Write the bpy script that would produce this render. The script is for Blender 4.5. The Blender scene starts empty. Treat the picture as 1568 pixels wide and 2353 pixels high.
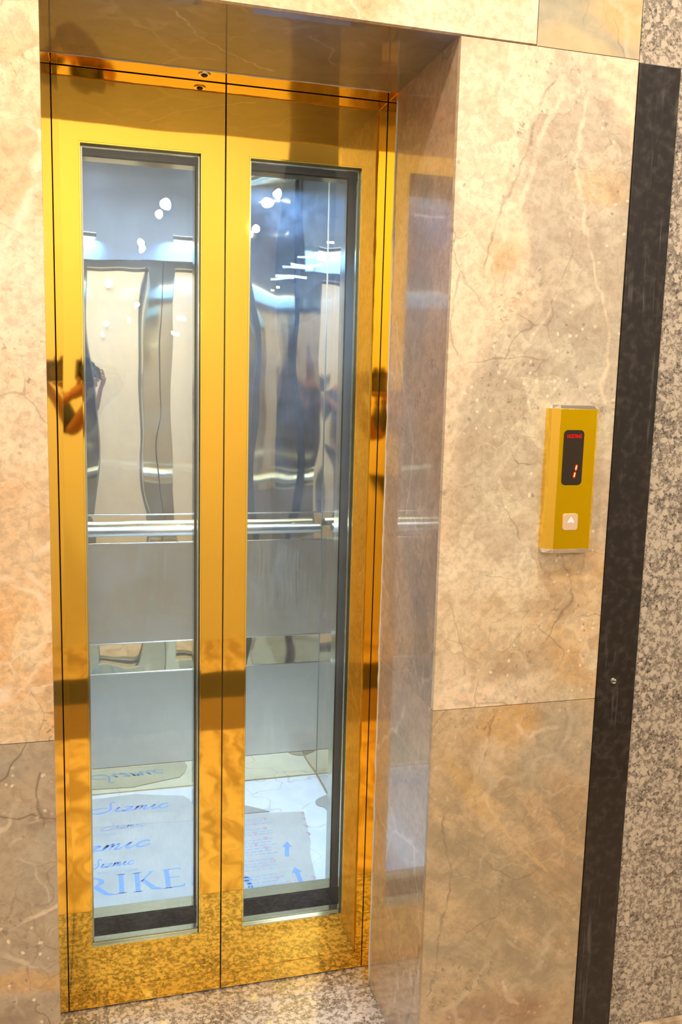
import bpy, bmesh, math, random
from mathutils import Vector, Matrix
random.seed(7)
C = bpy.context.scene.collection
SC = bpy.context.scene

# ------------------------------------------------------------------ camera, world, lights, exposure
CAM = Vector((-0.6390, -1.5758, 1.4793))
YAW, PITCH, ROLL = 0.2717, 0.1438, -0.0257
f_ = Vector((math.sin(YAW)*math.cos(PITCH), math.cos(YAW)*math.cos(PITCH), -math.sin(PITCH)))
r_ = Vector((math.cos(YAW), -math.sin(YAW), 0)); d_ = f_.cross(r_)
rr = math.cos(ROLL)*r_ + math.sin(ROLL)*d_
dd = -math.sin(ROLL)*r_ + math.cos(ROLL)*d_
cam = bpy.data.cameras.new('camera'); camo = bpy.data.objects.new('camera', cam); C.objects.link(camo)
camo.matrix_world = Matrix(((rr.x, -dd.x, -f_.x, CAM.x), (rr.y, -dd.y, -f_.y, CAM.y), (rr.z, -dd.z, -f_.z, CAM.z), (0, 0, 0, 1)))
cam.sensor_fit = 'HORIZONTAL'; cam.sensor_width = 24.0; cam.lens = 2044.3/1568*24.0
cam.clip_start = 0.01; cam.clip_end = 60
SC.camera = camo
SC.view_settings.view_transform = 'Standard'; SC.view_settings.look = 'None'
SC.view_settings.gamma = 1; SC.view_settings.use_curve_mapping = False
SC.view_settings.exposure = 0.0
SC.cycles.max_bounces = 14; SC.cycles.glossy_bounces = 10; SC.cycles.transparent_max_bounces = 16
SC.cycles.sample_clamp_indirect = 6; SC.cycles.use_denoising = True
SC.cycles.caustics_reflective = True
w = bpy.data.worlds.new('world'); SC.world = w; w.use_nodes = True
w.node_tree.nodes['Background'].inputs[0].default_value = (1.0, 0.9, 0.78, 1)
w.node_tree.nodes['Background'].inputs[1].default_value = 0.25

def area(name, loc, size, power, col, rot=(0, 0, 0), spread=180):
    l = bpy.data.lights.new(name, 'AREA'); l.shape = 'RECTANGLE'; l.size, l.size_y = size
    l.energy = power; l.color = col; l.spread = math.radians(spread)
    o = bpy.data.objects.new(name, l); o.location = loc; o.rotation_euler = rot; C.objects.link(o); return o
def lamp(loc, r, power, col):
    l = bpy.data.lights.new('lobby_downlight', 'AREA'); l.shape = 'DISK'; l.size = r*2; l.energy = power; l.color = col
    o = bpy.data.objects.new('lobby_downlight', l); o.location = loc; C.objects.link(o)
lamp((-0.90, -0.92, 2.96), 0.09, 24, (1.0, 0.88, 0.72))
lamp((0.16, -0.88, 2.96), 0.07, 22, (1.0, 0.89, 0.74))
lamp((1.25, -0.90, 2.96), 0.09, 10, (1.0, 0.90, 0.78))
lamp((-2.75, -1.3, 2.96), 0.09, 16, (1.0, 0.92, 0.80))  # added lamp, brightens the left wall that the call panel bevel reflects
area('cream_wall_fill', (-0.9, -1.55, 2.93), (2.4, 0.4), 21, (1.0, 0.94, 0.86), rot=(math.radians(-52), 0, 0), spread=150)  # added fill light, brightens the cream wall mirrored in the doors
area('lobby_ceiling_light', (1.4, -4.2, 3.40), (1.6, 1.2), 40, (0.95, 0.95, 1.0))
area('car_ceiling_light', (-0.36, 1.15, 2.40), (0.80, 0.66), 17, (0.70, 0.84, 1.0), spread=125)
area('glass_glow_fill', (-0.17, 0.655, 2.065), (0.30, 0.02), 15.0, (0.22, 0.50, 1.0), rot=(math.radians(-24), 0, 0), spread=150)  # added light, gives the upper right glass its blue glow
area('glass_glow_fill', (-0.66, 0.655, 2.065), (0.12, 0.02), 1.8, (0.22, 0.50, 1.0), rot=(math.radians(-24), 0, 0), spread=150)  # weaker added light for the same glow on the left glass

# ------------------------------------------------------------------ mesh helpers
def new_bm(): return bmesh.new()
def box(bm, a, b, mi=0):
    x0, y0, z0 = a; x1, y1, z1 = b
    v = [bm.verts.new(p) for p in ((x0,y0,z0),(x1,y0,z0),(x1,y1,z0),(x0,y1,z0),(x0,y0,z1),(x1,y0,z1),(x1,y1,z1),(x0,y1,z1))]
    for q in ((0,3,2,1),(4,5,6,7),(0,1,5,4),(1,2,6,5),(2,3,7,6),(3,0,4,7)):
        f = bm.faces.new([v[i] for i in q]); f.material_index = mi
    return v
def prism(bm, pts, h0, h1, axis='z', mi=0):
    """polygon pts extruded between h0 and h1 along an axis"""
    def P(a, b, h): return (a, b, h) if axis == 'z' else ((a, h, b) if axis == 'y' else (h, a, b))
    lo = [bm.verts.new(P(a, b, h0)) for a, b in pts]; hi = [bm.verts.new(P(a, b, h1)) for a, b in pts]
    n = len(pts); fs = [bm.faces.new(lo[::-1]), bm.faces.new(hi)]
    for i in range(n): fs.append(bm.faces.new((lo[i], lo[(i+1) % n], hi[(i+1) % n], hi[i])))
    for f in fs: f.material_index = mi
    return fs
def ring(bm, o, h, y0, y1, mf=0, mb=1, mi=1):
    """rectangular frame o=(x0,x1,z0,z1) with hole h, between y0 (front) and y1"""
    def q(r, y): return [bm.verts.new((x, y, z)) for x, z in ((r[0], r[2]), (r[1], r[2]), (r[1], r[3]), (r[0], r[3]))]
    of, hf, ob, hb = q(o, y0), q(h, y0), q(o, y1), q(h, y1)
    for i in range(4):
        j = (i+1) % 4
        for vs, m in (((of[i], of[j], hf[j], hf[i]), mf), ((ob[j], ob[i], hb[i], hb[j]), mb),
                      ((of[j], of[i], ob[i], ob[j]), mf), ((hf[i], hf[j], hb[j], hb[i]), mi)):
            f = bm.faces.new(vs); f.material_index = m
def tube(bm, pts, r, n=12, caps=True, mi=0):
    pts = [Vector(p) for p in pts]; rings = []
    rs = r if isinstance(r, (list, tuple)) else [r]*len(pts)
    t0 = (pts[1]-pts[0]).normalized(); u = t0.orthogonal().normalized()
    for i, p in enumerate(pts):
        t = (pts[min(i+1, len(pts)-1)] - pts[max(i-1, 0)]).normalized()
        u = (u - t*u.dot(t)).normalized(); v = t.cross(u)
        rings.append([bm.verts.new(p + rs[i]*(math.cos(k*2*math.pi/n)*u + math.sin(k*2*math.pi/n)*v)) for k in range(n)])
    for a, b in zip(rings, rings[1:]):
        for k in range(n):
            f = bm.faces.new((a[k], a[(k+1) % n], b[(k+1) % n], b[k])); f.smooth = True; f.material_index = mi
    if caps:
        for q in (rings[0][::-1], rings[-1]):
            f = bm.faces.new(q); f.material_index = mi
def obj(name, bm, mats, parent=None, bevel=0, recalc=True):
    if recalc: bmesh.ops.recalc_face_normals(bm, faces=bm.faces[:])
    me = bpy.data.meshes.new(name); bm.to_mesh(me); bm.free()
    for m in (mats if isinstance(mats, (list, tuple)) else [mats]): me.materials.append(m)
    o = bpy.data.objects.new(name, me); C.objects.link(o)
    if parent:
        o.parent = parent; o.location = -Vector(parent.get('_o', (0, 0, 0)))
    if bevel:
        b = o.modifiers.new('bevel', 'BEVEL'); b.width = bevel; b.segments = 3; b.limit_method = 'ANGLE'; b.harden_normals = False
    return o
def empty(name, loc=(0, 0, 0)):
    e = bpy.data.objects.new(name, None); e.empty_display_size = 0.1; C.objects.link(e)
    e.location = loc; e['_o'] = loc
    return e
def tag(o, label, cat, group=None, kind=None):
    o['label'] = label; o['category'] = cat
    if group: o['group'] = group
    if kind: o['kind'] = kind
    return o
def smoothstep(a, b, x):
    t = max(0, min(1, (x-a)/(b-a))); return t*t*(3-2*t)
def catmull(P, n=8):
    out = []; Q = [P[0]] + list(P) + [P[-1]]
    for i in range(1, len(Q)-2):
        for k in range(n):
            t = k/n
            out.append(tuple(0.5*((2*b) + (-a+c)*t + (2*a-5*b+4*c-d)*t*t + (-a+3*b-3*c+d)*t**3) for a, b, c, d in zip(Q[i-1], Q[i], Q[i+1], Q[i+2])))
    out.append(tuple(P[-1])); return out

# ------------------------------------------------------------------ node helpers
class NT:
    def __init__(s, name):
        s.m = bpy.data.materials.new(name); s.m.use_nodes = True; s.t = s.m.node_tree; s.t.nodes.clear()
        s.out = s.t.nodes.new('ShaderNodeOutputMaterial'); s._co = None
    def n(s, typ, **kw):
        nd = s.t.nodes.new(typ)
        for k, v in kw.items(): setattr(nd, k, v)
        return nd
    def put(s, sock, v):
        if isinstance(v, bpy.types.NodeSocket): s.t.links.new(v, sock)
        elif v is not None:
            if isinstance(v, (tuple, list)) and len(v) == 3 and sock.type == 'RGBA': v = (*v, 1)
            sock.default_value = v
    @property
    def co(s):
        if s._co is None: s._co = s.n('ShaderNodeTexCoord').outputs['Object']
        return s._co
    def math(s, op, a, b=0.0, c=None, clamp=False):
        nd = s.n('ShaderNodeMath', operation=op, use_clamp=clamp); s.put(nd.inputs[0], a); s.put(nd.inputs[1], b)
        if c is not None: s.put(nd.inputs[2], c)
        return nd.outputs[0]
    def vmath(s, op, a, b=(0, 0, 0), scale=None):
        nd = s.n('ShaderNodeVectorMath', operation=op); s.put(nd.inputs[0], a); s.put(nd.inputs[1], b)
        if scale is not None: s.put(nd.inputs['Scale'], scale)
        return nd.outputs['Value' if op in ('LENGTH', 'DOT_PRODUCT', 'DISTANCE') else 'Vector']
    def noise(s, co, scale, detail=4, rough=0.55, dist=0.0, color=False):
        nd = s.n('ShaderNodeTexNoise'); s.put(nd.inputs['Vector'], co)
        for k, v in (('Scale', scale), ('Detail', detail), ('Roughness', rough), ('Distortion', dist)): s.put(nd.inputs[k], v)
        return nd.outputs['Color' if color else 'Fac']
    def voro(s, co, scale, feature='F1', out='Distance', rnd=1.0):
        nd = s.n('ShaderNodeTexVoronoi', feature=feature); s.put(nd.inputs['Vector'], co); s.put(nd.inputs['Scale'], scale); s.put(nd.inputs['Randomness'], rnd)
        return nd.outputs[out]
    def map(s, v, a, b, c=0.0, d=1.0, smooth=True):
        nd = s.n('ShaderNodeMapRange'); nd.interpolation_type = 'SMOOTHSTEP' if smooth else 'LINEAR'
        for i, x in enumerate((v, a, b, c, d)): s.put(nd.inputs[i], x)
        return nd.outputs[0]
    def mix(s, f, a, b, blend='MIX'):
        nd = s.n('ShaderNodeMix', data_type='RGBA', blend_type=blend, clamp_factor=True)
        s.put(nd.inputs[0], f); s.put(nd.inputs[6], a); s.put(nd.inputs[7], b); return nd.outputs[2]
    def warp(s, co, scale, amt, seed=0.0, detail=3):
        c2 = s.vmath('ADD', co, (seed, seed*1.7, -seed))
        n = s.noise(c2, scale, detail, color=True)
        return s.vmath('ADD', co, s.vmath('SCALE', s.vmath('SUBTRACT', n, (0.5, 0.5, 0.5)), scale=amt))
    def bsdf(s, col, rough=0.5, metal=0.0, coat=0.0, coatr=0.02, normal=None, spec=0.5, emis=None, estr=0.0, aniso=0.0):
        b = s.n('ShaderNodeBsdfPrincipled')
        s.put(b.inputs['Base Color'], col); s.put(b.inputs['Roughness'], rough); s.put(b.inputs['Metallic'], metal)
        s.put(b.inputs['Coat Weight'], coat); s.put(b.inputs['Coat Roughness'], coatr); s.put(b.inputs['Specular IOR Level'], spec)
        s.put(b.inputs['Anisotropic'], aniso)
        if normal is not None: s.put(b.inputs['Normal'], normal); 
        if emis is not None: s.put(b.inputs['Emission Color'], emis); s.put(b.inputs['Emission Strength'], estr)
        s.t.links.new(b.outputs[0], s.out.inputs[0]); return b
    def bump(s, h, strength=0.3, dist=0.002):
        nd = s.n('ShaderNodeBump'); s.put(nd.inputs['Height'], h); s.put(nd.inputs['Strength'], strength); s.put(nd.inputs['Distance'], dist); return nd.outputs[0]

def simple(name, col, rough=0.5, metal=0.0, var=0.04, scale=30, coat=0.0, spec=0.5, bump=0.0):
    t = NT(name); n = t.noise(t.co, scale, 4)
    c = t.mix(n, tuple(x*(1-var) for x in col), tuple(min(1, x*(1+var)) for x in col))
    t.bsdf(c, rough, metal, coat=coat, spec=spec, normal=t.bump(n, bump, 0.001) if bump else None); return t.m
def glow(name, col, st):
    t = NT(name); e = t.n('ShaderNodeEmission'); e.inputs[0].default_value = (*col, 1); e.inputs[1].default_value = st
    t.t.links.new(e.outputs[0], t.out.inputs[0]); return t.m

# ---- marble: axes = which two coordinates run along the slab face
def marble(name, axes, c_a, c_b, blobs=(), veins=(), big=2.2, seed=0.0, lightv=0.5, darkv=0.5, speck=0.4, band=None, rough=0.30,
           coat=0.12, coat_ior=1.5, frag=1.0, thr=(0.45, 0.58), grain=0.25):
    t = NT(name); co = t.co
    sep = t.n('ShaderNodeSeparateXYZ'); t.put(sep.inputs[0], co)
    A = sep.outputs['XYZ'.index(axes[0])]; B = sep.outputs['XYZ'.index(axes[1])]
    comb = t.n('ShaderNodeCombineXYZ'); t.put(comb.inputs[0], A); t.put(comb.inputs[1], B)
    p = t.vmath('ADD', comb.outputs[0], (seed, seed*0.37, seed*0.71))
    wp = t.warp(p, 5.0, 0.16, 1.3)
    f = t.map(t.noise(wp, big, 5, 0.6), *thr)
    col = t.mix(f, c_a, c_b)
    wb = t.warp(t.warp(comb.outputs[0], 7.0, 0.07, seed+3.1), 30.0, 0.014, seed+5)
    for (cx, cz, rx, rz, ang, c, soft, op) in blobs:
        q = t.vmath('SUBTRACT', wb, (cx, cz, 0))
        ro = t.n('ShaderNodeVectorRotate', rotation_type='Z_AXIS'); t.put(ro.inputs['Vector'], q); ro.inputs['Angle'].default_value = -math.radians(ang)
        l = t.vmath('LENGTH', t.vmath('MULTIPLY', ro.outputs[0], (1/rx, 1/rz, 0)))
        col = t.mix(t.map(l, 1.0+soft, 1.0-soft, 0, op), col, c)
    # broken angular fragments of slightly different tone
    fw = t.warp(t.warp(p, 6, 0.10, 21), 30, 0.02, 22); fc = t.n('ShaderNodeSeparateColor'); t.put(fc.inputs[0], t.voro(fw, 13, 'F1', 'Color'))
    col = t.mix(t.map(fc.outputs[0], 0.55, 0.95, 0, 0.22*frag), col, tuple(x*0.62 for x in c_b)); col = t.mix(t.map(fc.outputs[1], 0.6, 1.0, 0, 0.30*frag), col, tuple(min(1, x*1.25+0.05) for x in c_a))
    # cloudy mottling
    m1 = t.noise(t.warp(p, 14, 0.03, 4), 18, 6, 0.65)
    col = t.mix(t.map(m1, 0.35, 0.7, 0, 0.42), col, t.mix(0.5, col, tuple(min(1, x*1.55+0.06) for x in c_a)))
    m2 = t.noise(t.warp(p, 25, 0.02, 9), 60, 5, 0.7)
    col = t.mix(t.map(m2, 0.36, 0.60, grain*1.3, 0.0), col, (0.24, 0.17, 0.11))
    if band:   # flowing sediment bands
        ang, sc, amt, bc, region = band
        ro = t.n('ShaderNodeVectorRotate', rotation_type='Z_AXIS'); t.put(ro.inputs['Vector'], t.warp(p, 3.2, 0.16, 7, 2)); ro.inputs['Angle'].default_value = math.radians(ang)
        bn = t.noise(t.vmath('MULTIPLY', ro.outputs[0], (0.12, 1, 1)), sc, 5, 0.6)
        q = t.vmath('SUBTRACT', wb, (region[0], region[1], 0))
        l = t.vmath('LENGTH', t.vmath('MULTIPLY', q, (1/region[2], 1/region[3], 0)))
        col = t.mix(t.math('MULTIPLY', t.map(bn, 0.42, 0.6, 0, amt), t.map(l, 1.3, 0.8)), col, bc)
    # pale veins and dark hairlines along cell borders, broken up by noise
    for (sc, wdt, c, amt, sd) in ((4.5, 0.016, (0.93, 0.78, 0.60), lightv, 2.0), (9, 0.012, (0.95, 0.84, 0.68), lightv*0.6, 6.0),
                                  (6.0, 0.007, (0.14, 0.10, 0.075), darkv, 11.0), (14, 0.012, (0.16, 0.12, 0.09), darkv*0.5, 15.0)):
        vw = t.warp(t.warp(t.vmath('ADD', p, (sd, sd, 0)), 4, 0.20, sd), 22, 0.02, sd+1)
        e = t.voro(vw, sc, 'DISTANCE_TO_EDGE')
        mk = t.map(t.noise(t.vmath('ADD', p, (sd*2, 0, 0)), 5.5, 3), 0.50, 0.60)
        col = t.mix(t.math('MULTIPLY', t.map(e, wdt*2.2, wdt*0.3), t.math('MULTIPLY', mk, amt)), col, c)
    # clusters of dark crumbs
    cr_ = t.noise(t.warp(t.vmath('ADD', p, (5, 5, 0)), 60, 0.02, 1), 95, 3, 0.6); ck = t.map(t.noise(t.vmath('ADD', p, (17, 3, 0)), 6.5, 4, 0.6), 0.54, 0.66)
    col = t.mix(t.math('MULTIPLY', t.map(cr_, 0.56, 0.66, 0, 0.6), t.math('MULTIPLY', ck, frag)), col, (0.22, 0.15, 0.10))
    # fossil specks
    sp = t.voro(t.warp(p, 40, 0.012, 2), 75, 'F1'); pick = t.voro(t.warp(p, 40, 0.012, 2), 75, 'F1', 'Color')
    sc_ = t.n('ShaderNodeSeparateColor'); t.put(sc_.inputs[0], pick)
    mk = t.map(t.noise(t.vmath('ADD', p, (31, 0, 0)), 5, 3), 0.45, 0.6)
    s1 = t.math('MULTIPLY', t.map(sp, 0.34, 0.16), t.math('MULTIPLY', t.math('GREATER_THAN', sc_.outputs[0], 0.78), mk))
    col = t.mix(t.math('MULTIPLY', s1, speck), col, (0.92, 0.76, 0.56))
    s2 = t.math('MULTIPLY', t.map(sp, 0.32, 0.2), t.math('MULTIPLY', t.math('GREATER_THAN', sc_.outputs[1], 0.88), mk))
    col = t.mix(t.math('MULTIPLY', s2, speck*0.6), col, (0.20, 0.14, 0.10))
    # veins placed one by one: polylines (points, width, colour, strength)
    for pts, wd, c, am in veins:
        d = None; vw2 = t.warp(t.warp(comb.outputs[0], 7, 0.07, 8.0), 35, 0.016, 3.0)
        for a, b in zip(pts, pts[1:]):
            ab = (b[0]-a[0], b[1]-a[1], 0); L2 = ab[0]**2+ab[1]**2
            q = t.vmath('SUBTRACT', vw2, (a[0], a[1], 0))
            h = t.math('MULTIPLY', t.vmath('DOT_PRODUCT', q, ab), 1/L2, clamp=True)
            dist = t.vmath('LENGTH', t.vmath('MULTIPLY', t.vmath('SUBTRACT', q, t.vmath('SCALE', ab, scale=h)), (1, 1, 0)))
            d = dist if d is None else t.math('MINIMUM', d, dist)
        am2 = t.math('MULTIPLY', t.map(t.noise(comb.outputs[0], 26, 4), 0.35, 0.6, 0.15, 1.0), am*0.75)
        col = t.mix(t.math('MULTIPLY', t.map(d, wd*1.3, wd*0.2), am2), col, c)
    b = t.bsdf(col, rough, 0, coat=coat, coatr=0.015, spec=0.5); b.inputs['Coat IOR'].default_value = coat_ior
    return t.m

PEACH = (0.87, 0.66, 0.45); GREY = (0.50, 0.405, 0.30); TAN = (0.62, 0.40, 0.19); OCH = (0.66, 0.38, 0.13); SLATE = (0.36, 0.325, 0.26); CREAM = (0.94, 0.76, 0.55)
DK = (0.12, 0.085, 0.065)
M = {}
M['right_mid'] = marble('marble_beige_grey_tile', 'XZ', PEACH, (0.74, 0.54, 0.35), seed=1.0, coat=0.0, lightv=0.25, darkv=0.35, speck=0.8, thr=(0.4, 0.62),
    blobs=[(0.29, 1.74, 0.13, 0.36, 14, GREY, 0.12, 0.85), (0.19, 1.45, 0.15, 0.20, -28, GREY, 0.2, 0.85), (0.20, 1.28, 0.20, 0.18, 0, (0.56, 0.44, 0.30), 0.3, 0.8),
           (0.10, 1.72, 0.05, 0.035, 30, OCH, 0.35, 0.5), (0.30, 1.86, 0.06, 0.035, -15, OCH, 0.35, 0.5), (0.33, 1.0, 0.14, 0.16, 40, OCH, 0.3, 0.75),
           (0.10, 1.0, 0.16, 0.10, 10, (0.68, 0.48, 0.27), 0.4, 0.8), (0.17, 0.93, 0.10, 0.035, 10, (0.34, 0.22, 0.12), 0.5, 0.45), (0.24, 1.04, 0.08, 0.03, -15, (0.32, 0.2, 0.11), 0.6, 0.4),
           (0.29, 0.86, 0.08, 0.03, 0, (0.52, 0.38, 0.2), 0.5, 0.5)],
    veins=[([(0.21, 2.02), (0.16, 1.93), (0.13, 1.80), (0.07, 1.68), (0.045, 1.55), (0.02, 1.40)], 0.007, CREAM, 0.75),
           ([(0.19, 2.06), (0.15, 1.95), (0.10, 1.80), (0.05, 1.63)], 0.003, DK, 0.55),
           ([(0.27, 2.05), (0.24, 1.90), (0.285, 1.76), (0.33, 1.62), (0.34, 1.45)], 0.0045, CREAM, 0.7),
           ([(0.21, 1.20), (0.16, 1.12), (0.11, 1.07)], 0.005, CREAM, 0.6), ([(0.23, 1.70), (0.17, 1.58), (0.13, 1.50)], 0.004, CREAM, 0.45),
           ([(0.27, 1.15), (0.285, 1.06), (0.24, 0.98)], 0.003, DK, 0.55), ([(0.13, 1.36), (0.15, 1.33), (0.2, 1.335)], 0.0022, DK, 0.5),
           ([(0.02, 1.06), (0.05, 0.98), (0.06, 0.9)], 0.0025, DK, 0.5)])
M['right_low'] = marble('marble_ochre_swirl_tile', 'XZ', (0.58, 0.42, 0.24), (0.50, 0.36, 0.20), seed=4.0, lightv=0.2, darkv=0.3, speck=0.25, thr=(0.4, 0.6),
    blobs=[(0.28, 0.74, 0.10, 0.10, 0, (0.42, 0.35, 0.25), 0.3, 0.9), (0.16, 0.80, 0.07, 0.05, 0, OCH, 0.4, 0.8), (0.30, 0.55, 0.07, 0.14, 10, (0.50, 0.32, 0.16), 0.3, 0.8),
           (0.10, 0.66, 0.10, 0.025, -48, (0.64, 0.42, 0.18), 0.4, 0.85), (0.14, 0.46, 0.20, 0.05, -40, (0.38, 0.31, 0.20), 0.5, 0.8),
           (0.20, 0.26, 0.20, 0.05, -20, (0.45, 0.36, 0.23), 0.4, 0.7), (0.18, 0.15, 0.12, 0.05, 0, (0.36, 0.21, 0.12), 0.3, 0.8), (0.08, 0.07, 0.12, 0.06, 10, (0.56, 0.36, 0.18), 0.4, 0.8)],
    veins=[([(0.04, 0.62), (0.055, 0.5), (0.03, 0.36), (0.035, 0.28), (0.0, 0.18)], 0.0025, DK, 0.6), ([(0.08, 0.74), (0.12, 0.62), (0.22, 0.52), (0.28, 0.46)], 0.004, (0.75, 0.52, 0.24), 0.6),
           ([(0.19, 0.80), (0.22, 0.77), (0.28, 0.78)], 0.007, CREAM, 0.55), ([(0.18, 0.22), (0.2, 0.18), (0.23, 0.16)], 0.006, CREAM, 0.5), ([(0.1, 0.36), (0.2, 0.40), (0.3, 0.43)], 0.0022, DK, 0.4),
           ([(0.13, 0.84), (0.12, 0.77), (0.10, 0.70)], 0.003, DK, 0.5)],
    band=(42, 22, 0.55, (0.33, 0.26, 0.16), (0.14, 0.42, 0.26, 0.26)))
M['top_light'] = marble('marble_peach_tile', 'XZ', PEACH, (0.80, 0.52, 0.28), seed=7.0, lightv=0.5, darkv=0.15, speck=0.3)
M['top_dark'] = marble('marble_greygreen_tile', 'XZ', (0.58, 0.44, 0.25), (0.50, 0.40, 0.24), seed=9.0, lightv=0.2, darkv=0.3, speck=0.05, frag=0.0, grain=0.05,
    blobs=[(0.26, 2.14, 0.12, 0.02, -20, (0.36, 0.34, 0.25), 0.5, 0.7), (0.20, 2.19, 0.09, 0.03, 30, (0.34, 0.32, 0.24), 0.5, 0.8), (0.32, 2.17, 0.05, 0.04, 0, OCH, 0.4, 0.6)])
M['left_up'] = marble('marble_warm_peach_tile', 'XZ', PEACH, (0.78, 0.52, 0.30), seed=13.0, lightv=0.7, darkv=0.3, speck=0.55,
    blobs=[(-0.74, 1.03, 0.14, 0.11, 20, (0.86, 0.50, 0.22), 0.4, 0.8), (-0.76, 1.62, 0.10, 0.10, 0, (0.93, 0.74, 0.56), 0.4, 0.7), (-0.77, 0.90, 0.1, 0.05, 0, (0.80, 0.45, 0.2), 0.4, 0.7)],
    veins=[([(-0.82, 1.58), (-0.77, 1.66), (-0.73, 1.78), (-0.71, 1.86)], 0.009, (0.97, 0.84, 0.68), 0.85), ([(-0.83, 1.16), (-0.77, 1.13), (-0.735, 1.10), (-0.72, 1.04)], 0.008, CREAM, 0.8),
           ([(-0.83, 0.94), (-0.78, 0.945), (-0.74, 0.98), (-0.71, 1.0)], 0.005, CREAM, 0.8), ([(-0.84, 1.17), (-0.78, 1.13), (-0.72, 1.09)], 0.0025, CREAM, 0.6)])
M['left_low'] = marble('marble_grey_brown_tile', 'XZ', (0.50, 0.37, 0.24), (0.44, 0.36, 0.26), seed=16.0, lightv=0.45, darkv=0.6, speck=0.8, thr=(0.4, 0.6),
    blobs=[(-0.725, 0.60, 0.05, 0.08, 0, (0.44, 0.39, 0.30), 0.3, 0.9), (-0.80, 0.80, 0.06, 0.03, 0, SLATE, 0.5, 0.7), (-0.76, 0.38, 0.09, 0.022, -10, OCH, 0.4, 0.75),
           (-0.80, 0.30, 0.03, 0.05, -40, (0.26, 0.19, 0.14), 0.4, 0.7), (-0.72, 0.70, 0.06, 0.012, 10, (0.30, 0.24, 0.18), 0.5, 0.8), (-0.75, 0.20, 0.09, 0.09, 0, (0.50, 0.38, 0.25), 0.4, 0.7)],
    veins=[([(-0.82, 0.66), (-0.79, 0.69), (-0.772, 0.74)], 0.006, CREAM, 0.6), ([(-0.77, 0.50), (-0.74, 0.515), (-0.71, 0.53)], 0.006, CREAM, 0.7),
           ([(-0.745, 0.78), (-0.735, 0.72), (-0.73, 0.69)], 0.003, DK, 0.7)])
M['reveal'] = marble('marble_brown_rose_reveal', 'YZ', (0.60, 0.40, 0.26), (0.42, 0.31, 0.21), seed=21.0, lightv=0.22, darkv=0.3, speck=0.2, thr=(0.4, 0.62), coat=0.7, rough=0.18,
    blobs=[(0.14, 1.30, 0.10, 0.20, 10, (0.50, 0.37, 0.27), 0.4, 0.7), (0.06, 1.02, 0.09, 0.16, 20, (0.27, 0.21, 0.17), 0.4, 0.6), (0.22, 0.95, 0.10, 0.10, 0, (0.70, 0.46, 0.28), 0.4, 0.7), (0.18, 1.62, 0.06, 0.3, 8, (0.46, 0.36, 0.27), 0.4, 0.6)],
    veins=[([(0.30, 1.62), (0.25, 1.45), (0.16, 1.35), (0.2, 1.2)], 0.003, CREAM, 0.5), ([(0.05, 1.25), (0.12, 1.02), (0.09, 0.86)], 0.004, (0.2, 0.15, 0.14), 0.6)])
M['reveal_low'] = marble('marble_rose_reveal_low', 'YZ', (0.60, 0.42, 0.28), (0.50, 0.38, 0.27), seed=24.0, lightv=0.4, darkv=0.2, speck=0.2, thr=(0.4, 0.62), coat=0.7, rough=0.18,
    veins=[([(0.34, 0.62), (0.22, 0.72), (0.16, 0.80)], 0.006, CREAM, 0.6), ([(0.02, 0.32), (0.06, 0.16), (0.09, 0.04)], 0.010, (0.13, 0.10, 0.10), 0.7)])
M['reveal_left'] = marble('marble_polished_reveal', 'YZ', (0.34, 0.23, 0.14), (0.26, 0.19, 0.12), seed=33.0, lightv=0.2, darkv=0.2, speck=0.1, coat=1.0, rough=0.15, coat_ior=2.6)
M['soffit'] = marble('marble_brown_soffit', 'XY', (0.27, 0.20, 0.125), (0.20, 0.155, 0.105), seed=27.0, lightv=0.12, darkv=0.12, speck=0.05, grain=0.1, thr=(0.4, 0.62), coat=0.7, rough=0.3,
    blobs=[(-0.49, 0.16, 0.06, 0.035, -20, (0.13, 0.12, 0.105), 0.5, 0.7)],
    veins=[([(-0.52, 0.05), (-0.44, 0.17), (-0.37, 0.24), (-0.28, 0.3)], 0.003, CREAM, 0.5), ([(-0.25, 0.1), (-0.2, 0.14), (-0.17, 0.23)], 0.0035, CREAM, 0.35)])

def granite(name, seed=0.0, cream=(0.66, 0.55, 0.42), sc=85, dark=0.5, rough=0.25, coat=0.3):
    t = NT(name); p = t.vmath('ADD', t.co, (seed, seed, seed)); wq = t.warp(p, 60, 0.012, 2)
    col = t.mix(t.noise(wq, 40, 4), cream, tuple(x*0.72 for x in cream))
    big = t.voro(t.warp(p, 45, 0.02, 1), 60, 'F1'); pick = t.n('ShaderNodeSeparateColor'); t.put(pick.inputs[0], t.voro(t.warp(p, 45, 0.02, 1), 60, 'F1', 'Color'))
    free = t.math('MULTIPLY', t.map(big, 0.48, 0.22), t.math('GREATER_THAN', pick.outputs[0], 0.62))     # pale feldspar lumps
    clump = t.math('MULTIPLY', t.math('SUBTRACT', t.noise(p, 14, 3), 0.5), 0.25)
    n1 = t.noise(t.warp(p, 90, 0.012, 3), sc, 4, 0.75)
    k1 = t.math('SUBTRACT', t.math('ADD', n1, clump), t.math('MULTIPLY', free, 0.3))
    col = t.mix(t.map(k1, 0.44-0.03*dark, 0.56, 0, 0.85), col, (0.20, 0.16, 0.125))
    n2 = t.noise(t.vmath('ADD', t.warp(p, 90, 0.010, 5), (9, 9, 9)), sc*1.7, 4, 0.75)
    k2 = t.math('SUBTRACT', t.math('ADD', n2, clump), t.math('MULTIPLY', free, 0.3))
    col = t.mix(t.map(k2, 0.555-0.03*dark, 0.62, 0, 0.9), col, (0.065, 0.055, 0.052))
    t.bsdf(col, rough, 0, coat=coat, coatr=0.03); return t.m
M['granite'] = granite('speckled_granite_cladding', 2.0, dark=0.6)
M['granite_sill'] = granite('speckled_granite_sill', 5.0, cream=(0.78, 0.68, 0.57), dark=0.2, sc=80)
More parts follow.
